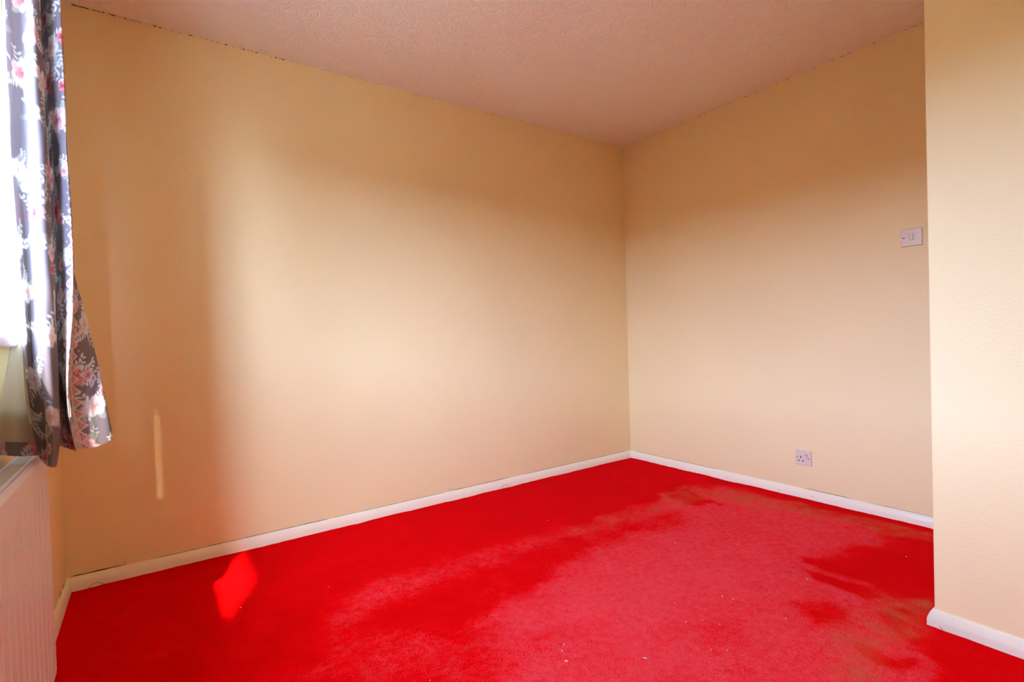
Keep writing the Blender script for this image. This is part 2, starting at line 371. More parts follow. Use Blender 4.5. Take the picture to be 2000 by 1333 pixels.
# ------------------------------------------------------------------ skirting boards (moulded profile swept along a path)
T = 0.016
PROF = [(0.0, HS), (0.003, HS-0.001), (0.0065, HS-0.005), (0.0095, HS-0.011), (0.0125, HS-0.019), (0.0148, HS-0.027), (T, HS-0.034), (T, -0.008)]
def skirting(name, path, normals, label):
    """path: corner points on the wall plane; normals: mitred outward offsets at each"""
    vs_, fs_ = [], []
    n = len(PROF)
    for (x, y), (ox, oy) in zip(path, normals):
        for d_, z_ in PROF: vs_.append((x+ox*d_, y+oy*d_, z_))
    for s in range(len(path)-1):
        for i in range(n-1):
            fs_.append((s*n+i, (s+1)*n+i, (s+1)*n+i+1, s*n+i+1))
    me_ = bpy.data.meshes.new(name); me_.from_pydata(vs_, [], fs_)
    o = structure(link(name, me_, M_white), label)
    for p in me_.polygons: p.use_smooth = True
    return o
skirting('baseboard_back', [(-L, 0), (0, 0)], [(1, -1), (-1, -1)], 'white painted skirting along the long cream wall')
skirting('baseboard_right', [(0, 0), (0, PY)], [(-1, -1), (-1, 1)], 'white painted skirting under the socket wall')
skirting('baseboard_partition', [(0, PY), (PX, PY), (PX, REAR)], [(-1, 1), (-1, 1), (-1, 1)], 'white painted skirting wrapping the projecting wall')
skirting('baseboard_left', [(-L, REAR), (-L, 0)], [(1, 1), (1, -1)], 'white painted skirting behind the radiator')
skirting('baseboard_front', [(-L, REAR), (PX, REAR)], [(1, 1), (-1, 1)], 'white painted skirting behind the camera')
for bx_, by_, bz_, ax_ in ((-T-0.0003, -0.833, 0.020, 'Y'), (-T-0.0003, -1.167, 0.016, 'Y'), (-T-0.0003, -1.354, 0.024, 'Y')):
    bm = bmesh.new()
    bmesh.ops.create_cone(bm, cap_ends=True, segments=10, radius1=0.0022, radius2=0.0018, depth=0.001)
    o = link('nail_hole', bm, M_crack, bpy.data.objects['baseboard_right']); o.location = (bx_, by_, bz_); o.rotation_euler = (0, math.pi/2, 0)

# ------------------------------------------------------------------ window
bm = bmesh.new()
FX0, FX1, FWd = -L-0.19, -L-0.12, 0.062
box(bm, FX0, FX1, WY0, WY0+FWd, WZ0, WZ1, 0.006); box(bm, FX0, FX1, WY1-FWd, WY1, WZ0, WZ1, 0.006)
box(bm, FX0, FX1, WY0+FWd, WY1-FWd, WZ0, WZ0+0.07, 0.006); box(bm, FX0, FX1, WY0+FWd, WY1-FWd, WZ1-FWd, WZ1, 0.006)
box(bm, FX0, FX1, -1.55-0.035, -1.55+0.035, WZ0+0.07, WZ1-FWd, 0.006)
win = structure(link('window_1', bm, M_upvc), 'white framed window behind the floral curtain')
M_glass = bpy.data.materials.new('clear_glass'); M_glass.use_nodes = True
gn = M_glass.node_tree.nodes; gl = M_glass.node_tree.links
gn.remove(gn['Principled BSDF'])
tr = gn.new('ShaderNodeBsdfTransparent'); gs = gn.new('ShaderNodeBsdfGlossy'); mixs = gn.new('ShaderNodeMixShader')
gs.inputs['Roughness'].default_value = 0.02; mixs.inputs[0].default_value = 0.07
tr.inputs[0].default_value = (0.97, 0.98, 0.97, 1)
gl.new(tr.outputs[0], mixs.inputs[1]); gl.new(gs.outputs[0], mixs.inputs[2]); gl.new(mixs.outputs[0], gn['Material Output'].inputs[0])
for y0_, y1_ in ((WY0+FWd, -1.585), (-1.515, WY1-FWd)):
    bm = bmesh.new(); box(bm, -L-0.158, -L-0.152, y0_-0.01, y1_+0.01, WZ0+0.06, WZ1-FWd+0.01)
    link('pane', bm, M_glass, win)
# white-painted plaster lining of the opening and the window board with its rounded nose
bm = bmesh.new()
box(bm, -L-0.12, -L-0.0005, WY1-0.004, WY1+0.002, WZ0, WZ1); box(bm, -L-0.12, -L-0.0005, WY0-0.002, WY0+0.004, WZ0, WZ1)
box(bm, -L-0.12, -L-0.0005, WY0, WY1, WZ1-0.004, WZ1+0.002)
link('reveal', bm, M_jamb, win)
bm = bmesh.new(); box(bm, -L-0.12, -L+0.054, WY0-0.03, WY1+0.03, 0.999, 1.030, 0.007, 3)
link('window_sill', bm, M_upvc, win, smooth=False)

# ------------------------------------------------------------------ radiator
RX, RY0, RY1, RZ0, RZ1 = -L+0.080, -2.15, -0.948, 0.125, 0.722
rad = thing('radiator', 'white ribbed panel radiator with top grille under the curtain', 'radiator', (-L+0.05, (RY0+RY1)/2, 0.0))
rad_inv = Matrix.Translation(-rad.location)
def rlink(name, bm, mt, parent=rad, smooth=False):
    bm.transform(rad_inv if parent is rad else rad_inv)
    return link(name, bm, mt, parent, smooth)
# ribbed front panel: flat border, shallow vertical flutes
def flute_profile():
    ys = [RY0, RY0+0.012]; y = RY1-0.060
    gro = []
    while y > RY0+0.05: gro.append(y); y -= 0.0535
    return gro
gro = flute_profile()
prof = [(RY1, 0)]
for g in gro: prof += [(g+0.0060, 0), (g+0.0024, -0.0060), (g-0.0024, -0.0060), (g-0.0060, 0)]
prof += [(RY0, 0)]
zl = [(RZ1-0.012, 0, 0), (RZ1-0.072, 0, 0), (RZ1-0.092, 1, 0), (RZ0+0.05, 1, 0), (RZ0+0.032, 0, 0), (RZ0+0.012, 0, 0)]
vs_, fs_ = [], []
np_ = len(prof)
for z_, k, o_ in [(RZ1, 0, -0.010), (RZ1-0.004, 0, -0.003)] + zl + [(RZ0+0.004, 0, -0.003), (RZ0, 0, -0.010)]:
    for i, (y_, d_) in enumerate(prof):
        ex = 0.0
        vs_.append((RX + d_*k + o_, y_, z_))
nz_ = len(vs_)//np_
for r_ in range(nz_-1):
    for i in range(np_-1): fs_.append((r_*np_+i, r_*np_+i+1, (r_+1)*np_+i+1, (r_+1)*np_+i))
me_ = bpy.data.meshes.new('front_panel'); me_.from_pydata(vs_, [], fs_)
bm = bmesh.new(); bm.from_mesh(me_); bpy.data.meshes.remove(me_)
rlink('front_panel', bm, M_rad)
# end covers with chamfered bottom corner
for ya, yb in ((RY1, RY1+0.012), (RY0-0.012, RY0)):
    bm = bmesh.new(); box(bm, -L+0.030, RX, ya, yb, RZ0+0.012, RZ1-0.006, 0.0055, 3)
    rlink('end_panel', bm, M_rad)
bm = bmesh.new(); box(bm, -L+0.028, -L+0.036, RY0, RY1, RZ0, RZ1-0.004, 0.002)
rlink('rear_panel', bm, M_rad)
bm = bmesh.new(); box(bm, -L+0.036, RX-0.011, RY0+0.01, RY1-0.006, RZ0+0.02, RZ1-0.03)
rlink('convector', bm, M_grille)
# top grille: two rails and cross bars
bm = bmesh.new(); gz = RZ1-0.002
box(bm, RX-0.022, RX-0.013, RY0, RY1, gz-0.008, gz+0.002, 0.002); box(bm, -L+0.022, -L+0.030, RY0, RY1, gz-0.008, gz+0.002, 0.002)
grille = rlink('top_grille', bm, M_rad)
bm = bmesh.new(); y_ = RY0+0.008
while y_ < RY1-0.006:
    box(bm, -L+0.029, RX-0.021, y_, y_+0.0065, gz-0.005, gz); y_ += 0.010
bars = rlink('grille_bars', bm, M_grille, grille); bars['kind'] = 'stuff'
bm = bmesh.new(); box(bm, RX-0.0105, RX-0.0045, RY0, RY1, RZ1-0.010, RZ1+0.0015, 0.002)
rlink('top_rim', bm, M_rad)
for yb in (RY0+0.2, RY1-0.2):      # wall brackets
    bm = bmesh.new(); box(bm, -L+0.002, -L+0.032, yb-0.015, yb+0.015, 0.30, 0.60, 0.002)
    rlink('bracket', bm, M_rad)

# ------------------------------------------------------------------ light switch and socket
def plate_local(o_name, label, cat, y, z):
    t = thing(o_name, label, cat, (0.0, y, z))
    t.rotation_euler = (math.pi/2, 0, -math.pi/2)    # local x -> viewer's right (-y), y -> up, z -> out of wall (-x)
    return t
def rounded_plate(w, h, d, bev=0.004):
    bm = bmesh.new(); box(bm, -w/2, w/2, -h/2, h/2, 0.0, d)
    es = [e for e in bm.edges if abs(e.verts[0].co.z-e.verts[1].co.z) > d*0.5]
    bmesh.ops.bevel(bm, geom=es, offset=0.004, segments=3, profile=0.5, affect='EDGES')
    es = [e for e in bm.edges if min(e.verts[0].co.z, e.verts[1].co.z) > d*0.9]
    bmesh.ops.bevel(bm, geom=es, offset=bev, segments=3, profile=0.5, affect='EDGES')
    return bm
def screw(t, x, y, d, ang, mt=M_screw):
    bm = bmesh.new(); bmesh.ops.create_cone(bm, cap_ends=True, segments=16, radius1=0.0036, radius2=0.0034, depth=0.0012)
    s = link('screw', bm, mt, t); s.location = (x, y, d+0.0003)
    bm = bmesh.new(); box(bm, -0.0033, 0.0033, -0.0006, 0.0006, 0.0003, 0.0009)
    q = link('screw_slot', bm, M_dark, s); q.rotation_euler = (0, 0, ang)
def flat_box(t, name, x, y, z, w, h, d, mt, bev=0.0):
    bm = bmesh.new(); box(bm, -w/2, w/2, -h/2, h/2, -d/2, d/2, bev); o = link(name, bm, mt, t); o.location = (x, y, z); return o

sw = plate_local('light_switch', 'white square single rocker light switch on the wall near the projecting corner', 'light switch', -1.831, 1.398)
D = 0.009
link('plate', rounded_plate(0.086, 0.084, D), M_plate, sw)
flat_box(sw, 'rocker_frame', 0, 0.002, D, 0.019, 0.0315, 0.0008, mat('shadow_joint', (0.35, 0.28, 0.27), 0.6))
rk = flat_box(sw, 'rocker', 0, 0.002, D+0.001, 0.0165, 0.029, 0.005, M_plate, 0.0012); rk.rotation_euler = (math.radians(5), 0, 0)
screw(sw, -0.030, 0.0, D, 0.2, mat('dull_screw', (0.16, 0.12, 0.11), 0.5)); screw(sw, 0.030, 0.0, D, 0.75)

so = plate_local('power_socket', 'white square single switched wall socket low above the skirting', 'socket', -1.304, 0.2315)
link('plate', rounded_plate(0.087, 0.085, D, 0.003), M_plate, so)
flat_box(so, 'pin_hole', -0.0135, 0.0035, D-0.0006, 0.0060, 0.0108, 0.002, M_dark)
flat_box(so, 'pin_hole', -0.0245, -0.0175, D-0.0006, 0.0084, 0.0060, 0.002, M_dark)
flat_box(so, 'pin_hole', -0.0020, -0.0175, D-0.0006, 0.0090, 0.0060, 0.002, M_dark)
flat_box(so, 'rocker_frame', 0.0165, 0.0110, D, 0.0135, 0.0225, 0.0008, mat('rocker_joint', (0.42, 0.22, 0.18), 0.6))
rk = flat_box(so, 'rocker', 0.0165, 0.0110, D+0.001, 0.0105, 0.0195, 0.004, M_plate, 0.001)
flat_box(rk, 'indicator', 0.0015, 0.006, 0.0021, 0.006, 0.0045, 0.0008, M_red)
screw(so, -0.0335, 0.0, D, 0.3, mat('dull_brass_screw', (0.30, 0.18, 0.15), 0.5)); screw(so, 0.0300, -0.0015, D, 0.9, mat('brown_screw', (0.28, 0.15, 0.13), 0.5))

# ------------------------------------------------------------------ curtain
CURT = np.array([[[-3.2779,-1.115,2.2],[-3.2782,-1.115,2.139],[-3.2785,-1.115,2.078],[-3.2788,-1.115,2.0169],[-3.2791,-1.115,1.9559],[-3.2794,-1.115,1.8949],[-3.2797,-1.115,1.8339],[-3.28,-1.115,1.7729],[-3.2803,-1.115,1.7118],[-3.2806,-1.115,1.6508],[-3.2805,-1.115,1.5898],[-3.2802,-1.115,1.5288],[-3.2799,-1.115,1.4678],[-3.2791,-1.115,1.4067],[-3.278,-1.115,1.3457],[-3.2763,-1.115,1.2847],[-3.2743,-1.115,1.2237],[-3.2724,-1.115,1.1626],[-3.2704,-1.115,1.1016],[-3.2711,-1.115,1.0406],[-3.2723,-1.115,0.9796],[-3.2723,-1.115,0.9186],[-3.2695,-1.115,0.8575],[-3.2647,-1.115,0.7965],[-3.2547,-1.115,0.7355]],[[-3.2472,-1.085,2.2],[-3.2487,-1.085,2.138],[-3.2501,-1.085,2.0761],[-3.2515,-1.085,2.0141],[-3.253,-1.085,1.9522],[-3.2544,-1.085,1.8902],[-3.2558,-1.085,1.8283],[-3.2572,-1.085,1.7663],[-3.2587,-1.085,1.7044],[-3.2601,-1.085,1.6424],[-3.2615,-1.085,1.5805],[-3.2627,-1.085,1.5185],[-3.2639,-1.085,1.4565],[-3.2646,-1.085,1.3946],[-3.2653,-1.085,1.3326],[-3.2656,-1.085,1.2707],[-3.2659,-1.085,1.2087],[-3.2661,-1.085,1.1468],[-3.2663,-1.085,1.0848],[-3.2657,-1.085,1.0229],[-3.2647,-1.085,0.9609],[-3.2622,-1.085,0.899],[-3.2576,-1.085,0.837],[-3.2528,-1.085,0.775],[-3.2501,-1.085,0.7131]],[[-3.2274,-1.135,2.2],[-3.2279,-1.135,2.1381],[-3.2284,-1.135,2.0761],[-3.2289,-1.135,2.0142],[-3.2294,-1.135,1.9523],[-3.2299,-1.135,1.8904],[-3.2304,-1.135,1.8284],[-3.2309,-1.135,1.7665],[-3.2314,-1.135,1.7046],[-3.2319,-1.135,1.6426],[-3.2324,-1.135,1.5807],[-3.2319,-1.135,1.5188],[-3.2313,-1.135,1.4568],[-3.2315,-1.135,1.3949],[-3.2317,-1.135,1.333],[-3.232,-1.135,1.2711],[-3.2323,-1.135,1.2091],[-3.2335,-1.135,1.1472],[-3.2345,-1.135,1.0853],[-3.2338,-1.135,1.0233],[-3.233,-1.135,0.9614],[-3.2312,-1.135,0.8995],[-3.2295,-1.135,0.8375],[-3.2282,-1.135,0.7756],[-3.233,-1.135,0.7137]],[[-3.222,-1.095,2.2],[-3.2218,-1.095,2.138],[-3.2216,-1.095,2.0759],[-3.2214,-1.095,2.0139],[-3.2212,-1.095,1.9519],[-3.221,-1.095,1.8898],[-3.2208,-1.095,1.8278],[-3.2205,-1.095,1.7657],[-3.2203,-1.095,1.7037],[-3.2201,-1.095,1.6417],[-3.2197,-1.095,1.5796],[-3.218,-1.095,1.5176],[-3.2167,-1.095,1.4556],[-3.217,-1.095,1.3935],[-3.2172,-1.095,1.3315],[-3.2175,-1.095,1.2694],[-3.2177,-1.095,1.2074],[-3.2174,-1.095,1.1454],[-3.2182,-1.095,1.0833],[-3.2179,-1.095,1.0213],[-3.2178,-1.095,0.9593],[-3.2181,-1.095,0.8972],[-3.2185,-1.095,0.8352],[-3.2198,-1.095,0.7731],[-3.2276,-1.095,0.7111]],[[-3.2495,-0.94,2.2],[-3.2493,-0.94,2.1389],[-3.2491,-0.94,2.0778],[-3.2489,-0.94,2.0167],[-3.2487,-0.94,1.9556],[-3.2485,-0.94,1.8945],[-3.2483,-0.94,1.8335],[-3.2481,-0.94,1.7724],[-3.2478,-0.94,1.7113],[-3.2476,-0.94,1.6502],[-3.2462,-0.94,1.5891],[-3.2447,-0.94,1.528],[-3.2443,-0.94,1.4669],[-3.2446,-0.94,1.4058],[-3.2448,-0.94,1.3447],[-3.2451,-0.94,1.2836],[-3.2452,-0.94,1.2225],[-3.245,-0.94,1.1615],[-3.2458,-0.94,1.1004],[-3.2456,-0.94,1.0393],[-3.2454,-0.94,0.9782],[-3.2456,-0.94,0.9171],[-3.2458,-0.94,0.856],[-3.2464,-0.94,0.7949],[-3.2472,-0.94,0.7338]],[[-3.2113,-1.055,2.2],[-3.2111,-1.055,2.1389],[-3.2109,-1.055,2.0778],[-3.2106,-1.055,2.0167],[-3.2104,-1.055,1.9555],[-3.2102,-1.055,1.8944],[-3.2099,-1.055,1.8333],[-3.2097,-1.055,1.7722],[-3.2093,-1.055,1.7111],[-3.2086,-1.055,1.65],[-3.2078,-1.055,1.5888],[-3.2066,-1.055,1.5277],[-3.2058,-1.055,1.4666],[-3.206,-1.055,1.4055],[-3.2062,-1.055,1.3444],[-3.206,-1.055,1.2833],[-3.2058,-1.055,1.2222],[-3.2063,-1.055,1.161],[-3.2093,-1.055,1.0999],[-3.2117,-1.055,1.0388],[-3.2129,-1.055,0.9777],[-3.2132,-1.055,0.9166],[-3.2104,-1.055,0.8555],[-3.2062,-1.055,0.7944],[-3.1971,-1.055,0.7332]],[[-3.1827,-1.085,2.2],[-3.1829,-1.085,2.1391],[-3.1831,-1.085,2.0781],[-3.1834,-1.085,2.0172],[-3.1836,-1.085,1.9562],[-3.1838,-1.085,1.8953],[-3.184,-1.085,1.8344],[-3.1843,-1.085,1.7734],[-3.1844,-1.085,1.7125],[-3.1841,-1.085,1.6515],[-3.1839,-1.085,1.5906],[-3.1837,-1.085,1.5297],[-3.1834,-1.085,1.4687],[-3.1826,-1.085,1.4078],[-3.1819,-1.085,1.3468],[-3.1812,-1.085,1.2859],[-3.1805,-1.085,1.225],[-3.1821,-1.085,1.164],[-3.186,-1.085,1.1031],[-3.1911,-1.085,1.0421],[-3.1967,-1.085,0.9812],[-3.2014,-1.085,0.9203],[-3.202,-1.085,0.8593],[-3.1989,-1.085,0.7984],[-3.1913,-1.085,0.7374]],[[-3.191,-1.035,2.2],[-3.1909,-1.035,2.1389],[-3.1908,-1.035,2.0778],[-3.1907,-1.035,2.0167],[-3.1906,-1.035,1.9556],[-3.1906,-1.035,1.8945],[-3.1905,-1.035,1.8335],[-3.1904,-1.035,1.7724],[-3.1903,-1.035,1.7113],[-3.1902,-1.035,1.6502],[-3.1901,-1.035,1.5891],[-3.19,-1.035,1.528],[-3.1898,-1.035,1.4669],[-3.1893,-1.035,1.4058],[-3.1888,-1.035,1.3447],[-3.1884,-1.035,1.2836],[-3.188,-1.035,1.2225],[-3.1885,-1.035,1.1614],[-3.1897,-1.035,1.1004],[-3.1924,-1.035,1.0393],[-3.1962,-1.035,0.9782],[-3.1993,-1.035,0.9171],[-3.198,-1.035,0.856],[-3.1932,-1.035,0.7949],[-3.1888,-1.035,0.7338]],[[-3.196,-1.005,2.2],[-3.196,-1.005,2.1388],[-3.1961,-1.005,2.0775],[-3.1962,-1.005,2.0163],[-3.1962,-1.005,1.955],[-3.1963,-1.005,1.8938],[-3.1964,-1.005,1.8325],[-3.1965,-1.005,1.7713],[-3.1965,-1.005,1.7101],[-3.1966,-1.005,1.6488],[-3.1967,-1.005,1.5876],[-3.1968,-1.005,1.5263],[-3.1963,-1.005,1.4651],[-3.1953,-1.005,1.4038],[-3.1944,-1.005,1.3426],[-3.1934,-1.005,1.2814],[-3.1922,-1.005,1.2201],[-3.1888,-1.005,1.1589],[-3.1828,-1.005,1.0976],[-3.1773,-1.005,1.0364],[-3.1745,-1.005,0.9752],[-3.1706,-1.005,0.9139],[-3.1653,-1.005,0.8527],[-3.159,-1.005,0.7914],[-3.1538,-1.005,0.7302]],[[-3.2045,-0.958,2.2],[-3.2046,-0.958,2.1394],[-3.2047,-0.958,2.0789],[-3.2047,-0.958,2.0183],[-3.2048,-0.958,1.9577],[-3.2049,-0.958,1.8972],[-3.205,-0.958,1.8366],[-3.205,-0.958,1.776],[-3.2051,-0.958,1.7155],[-3.2052,-0.958,1.6549],[-3.2053,-0.958,1.5943],[-3.2053,-0.958,1.5338],[-3.2048,-0.958,1.4732],[-3.2039,-0.958,1.4126],[-3.2029,-0.958,1.3521],[-3.202,-0.958,1.2915],[-3.2002,-0.958,1.2309],[-3.1919,-0.958,1.1704],[-3.18,-0.958,1.1098],[-3.1688,-0.958,1.0492],[-3.1585,-0.958,0.9887],[-3.1496,-0.958,0.9281],[-3.1414,-0.958,0.8675],[-3.1326,-0.958,0.807],[-3.1242,-0.958,0.7464]],[[-3.2531,-0.86,2.2],[-3.2531600000000003,-0.86,2.1394],[-3.25322,-0.86,2.0789],[-3.25322,-0.86,2.0183],[-3.25328,-0.86,1.9577],[-3.2533399999999997,-0.86,1.8972],[-3.2534,-0.86,1.8366],[-3.2534,-0.86,1.776],[-3.2534599999999996,-0.86,1.7155],[-3.25352,-0.86,1.6549],[-3.25358,-0.86,1.5943],[-3.25358,-0.86,1.5338],[-3.25328,-0.86,1.4732],[-3.25274,-0.86,1.4126],[-3.25214,-0.86,1.3521],[-3.2516,-0.86,1.2915],[-3.25052,-0.86,1.2309],[-3.24554,-0.86,1.1704],[-3.2384,-0.86,1.1098],[-3.23168,-0.86,1.0492],[-3.2255000000000003,-0.86,0.9887],[-3.22016,-0.86,0.9281],[-3.2152399999999997,-0.86,0.8675],[-3.2099599999999997,-0.86,0.807],[-3.20492,-0.86,0.7464]],[[-3.326,-0.7,2.2],[-3.326,-0.7,2.1394],[-3.326,-0.7,2.0789],[-3.326,-0.7,2.0183],[-3.326,-0.7,1.9577],[-3.326,-0.7,1.8972],[-3.326,-0.7,1.8366],[-3.326,-0.7,1.776],[-3.326,-0.7,1.7155],[-3.326,-0.7,1.6549],[-3.326,-0.7,1.5943],[-3.326,-0.7,1.5338],[-3.326,-0.7,1.4732],[-3.326,-0.7,1.4126],[-3.326,-0.7,1.3521],[-3.326,-0.7,1.2915],[-3.326,-0.7,1.2309],[-3.326,-0.7,1.1704],[-3.326,-0.7,1.1098],[-3.326,-0.7,1.0492],[-3.326,-0.7,0.9887],[-3.326,-0.7,0.9281],[-3.326,-0.7,0.8675],[-3.326,-0.7,0.807],[-3.326,-0.7,0.7464]]])
LINING = np.array([[[-3.2863,-1.06,2.2],[-3.2874,-1.06,2.1113],[-3.2885,-1.06,2.0225],[-3.2895,-1.06,1.9338],[-3.2906,-1.06,1.8451],[-3.2917,-1.06,1.7564],[-3.2928,-1.06,1.6676],[-3.2939,-1.06,1.5789],[-3.2949,-1.06,1.4902],[-3.2956,-1.06,1.4015],[-3.296,-1.06,1.3127],[-3.2964,-1.06,1.224],[-3.2989,-1.06,1.1353],[-3.3015,-1.06,1.0466],[-3.3125,-1.06,0.9578],[-3.3273,-1.06,0.8691],[-3.3447,-1.06,0.7804]],[[-3.2522,-1.075,2.2],[-3.2549,-1.075,2.1109],[-3.2576,-1.075,2.0219],[-3.2604,-1.075,1.9328],[-3.2631,-1.075,1.8438],[-3.2658,-1.075,1.7547],[-3.2685,-1.075,1.6656],[-3.2713,-1.075,1.5766],[-3.274,-1.075,1.4875],[-3.2767,-1.075,1.3985],[-3.2794,-1.075,1.3094],[-3.2822,-1.075,1.2203],[-3.2849,-1.075,1.1313],[-3.2875,-1.075,1.0422],[-3.2918,-1.075,0.9532],[-3.3008,-1.075,0.8641],[-3.3091,-1.075,0.775]],[[-3.2308,-1.05,2.2],[-3.2337,-1.05,2.1103],[-3.2365,-1.05,2.0206],[-3.2394,-1.05,1.9308],[-3.2422,-1.05,1.8411],[-3.2451,-1.05,1.7514],[-3.2479,-1.05,1.6617],[-3.2508,-1.05,1.572],[-3.2536,-1.05,1.4822],[-3.2565,-1.05,1.3925],[-3.2593,-1.05,1.3028],[-3.2622,-1.05,1.2131],[-3.265,-1.05,1.1233],[-3.2669,-1.05,1.0336],[-3.2651,-1.05,0.9439],[-3.2646,-1.05,0.8542],[-3.2641,-1.05,0.7645]]])

def catmull(P_, n):
    """resample the control polyline along axis 0 with a Catmull-Rom spline; returns (n, ...)"""
    m_ = len(P_); t = np.linspace(0, m_-1, n); i = np.minimum(t.astype(int), m_-2); f = (t-i)
    sh = (-1,)+(1,)*(P_.ndim-1); f = f.reshape(sh)
    p0 = P_[np.maximum(i-1, 0)]; p1 = P_[i]; p2 = P_[i+1]; p3 = P_[np.minimum(i+2, m_-1)]
    return 0.5*((2*p1) + (-p0+p2)*f + (2*p0-5*p1+4*p2-p3)*f**2 + (-p0+3*p1-3*p2+p3)*f**3)

def sheet_grid(C, nu, nv):
    G = catmull(C, nu)                         # across the folds
    G = catmull(np.swapaxes(G, 0, 1), nv)      # down the drop
    return G                                   # (nv, nu, 3)

def sheet_mesh(name, G):
    nv, nu = G.shape[:2]; idx = np.arange(nv*nu).reshape(nv, nu)
    q = np.stack([idx[:-1, :-1], idx[1:, :-1], idx[1:, 1:], idx[:-1, 1:]], -1).reshape(-1, 4)
    me_ = bpy.data.meshes.new(name); me_.from_pydata(G.reshape(-1, 3).tolist(), [], q.tolist())
    return me_

class Print:
    """hand-drawn chintz: paints shapes into a grid of fabric coordinates (metres)"""
    def __init__(s, U, V, base):
        s.U, s.V = U, V; s.C = np.tile(np.array(srgb(*base)[:3]), U.shape+(1,))
    def win(s, u, v, r):
        i0, i1 = np.searchsorted(s.V[:, 0], (v-r, v+r))
        if i1 <= i0: return (np.array([], int), np.array([], int))
        a_, b_ = np.nonzero(abs(s.U[i0:i1]-u) < r)
        return a_+i0, b_
    def ell(s, u, v, a, b_, ang, col, soft=0.15, alpha=1.0, shade=0.0):
        ij = s.win(u, v, max(a, b_)*1.02)
        if not len(ij[0]): return
        du, dv = s.U[ij]-u, s.V[ij]-v; c, n_ = math.cos(ang), math.sin(ang)
        p_, q_ = (du*c+dv*n_)/a, (-du*n_+dv*c)/b_
        d = np.hypot(p_, q_); w_ = np.clip((1-d)/soft, 0, 1)*alpha
        tone = (1 - shade*np.clip(1-d, 0, 1))[:, None]
        cl = np.array(srgb(*col)[:3])[None, :]*tone
        s.C[ij] = s.C[ij]*(1-w_[:, None]) + cl*w_[:, None]
    def leaf(s, u, v, ln, wd, ang, col):
        uu, vv = u+math.cos(ang)*ln/2, v+math.sin(ang)*ln/2
        s.ell(uu, vv, ln/2, wd/2, ang, col, 0.25)
    def sprig(s, u, v, ln, ang, col, n=6):
        for k in range(n):
            t = (k+0.6)/n; a_ = ang+0.25*math.sin(3*t)
            pu, pv = u+math.cos(a_)*ln*t, v+math.sin(a_)*ln*t
            for sg in (-1, 1):
                s.leaf(pu, pv, ln*0.36*(1.15-0.6*t), ln*0.13, a_+sg*0.85, col)
        s.leaf(u+math.cos(ang)*ln*0.95, v+math.sin(ang)*ln*0.95, ln*0.25, ln*0.1, ang, col)
    def rose(s, u, v, r, pal, rnd):
        n = rnd.randint(6, 8); a0 = rnd.random()*6.3
        for k in range(n):
            a_ = a0+k*2*math.pi/n
            s.ell(u+math.cos(a_)*r*0.55, v+math.sin(a_)*r*0.55, r*0.52, r*0.42, a_, pal[0 if k % 2 else 1], 0.3, 1, 0.25)
        for k in range(5):
            a_ = a0+0.4+k*1.257
            s.ell(u+math.cos(a_)*r*0.28, v+math.sin(a_)*r*0.28, r*0.36, r*0.27, a_+0.5, pal[1 if k % 2 else 2], 0.35, 0.9, 0.3)
        for k in range(3):
            a_ = a0+k*2.1
            s.ell(u+math.cos(a_)*r*0.10, v+math.sin(a_)*r*0.10, r*0.22, r*0.15, a_, pal[3], 0.5, 0.8)

PINK = [(238, 212, 206), (230, 182, 178), (216, 140, 140), (190, 86, 92)]
WHITE = [(236, 230, 222), (226, 214, 206), (232, 196, 188), (206, 150, 140)]
DEEP = [(226, 158, 154), (212, 118, 122), (190, 82, 90), (150, 50, 62)]

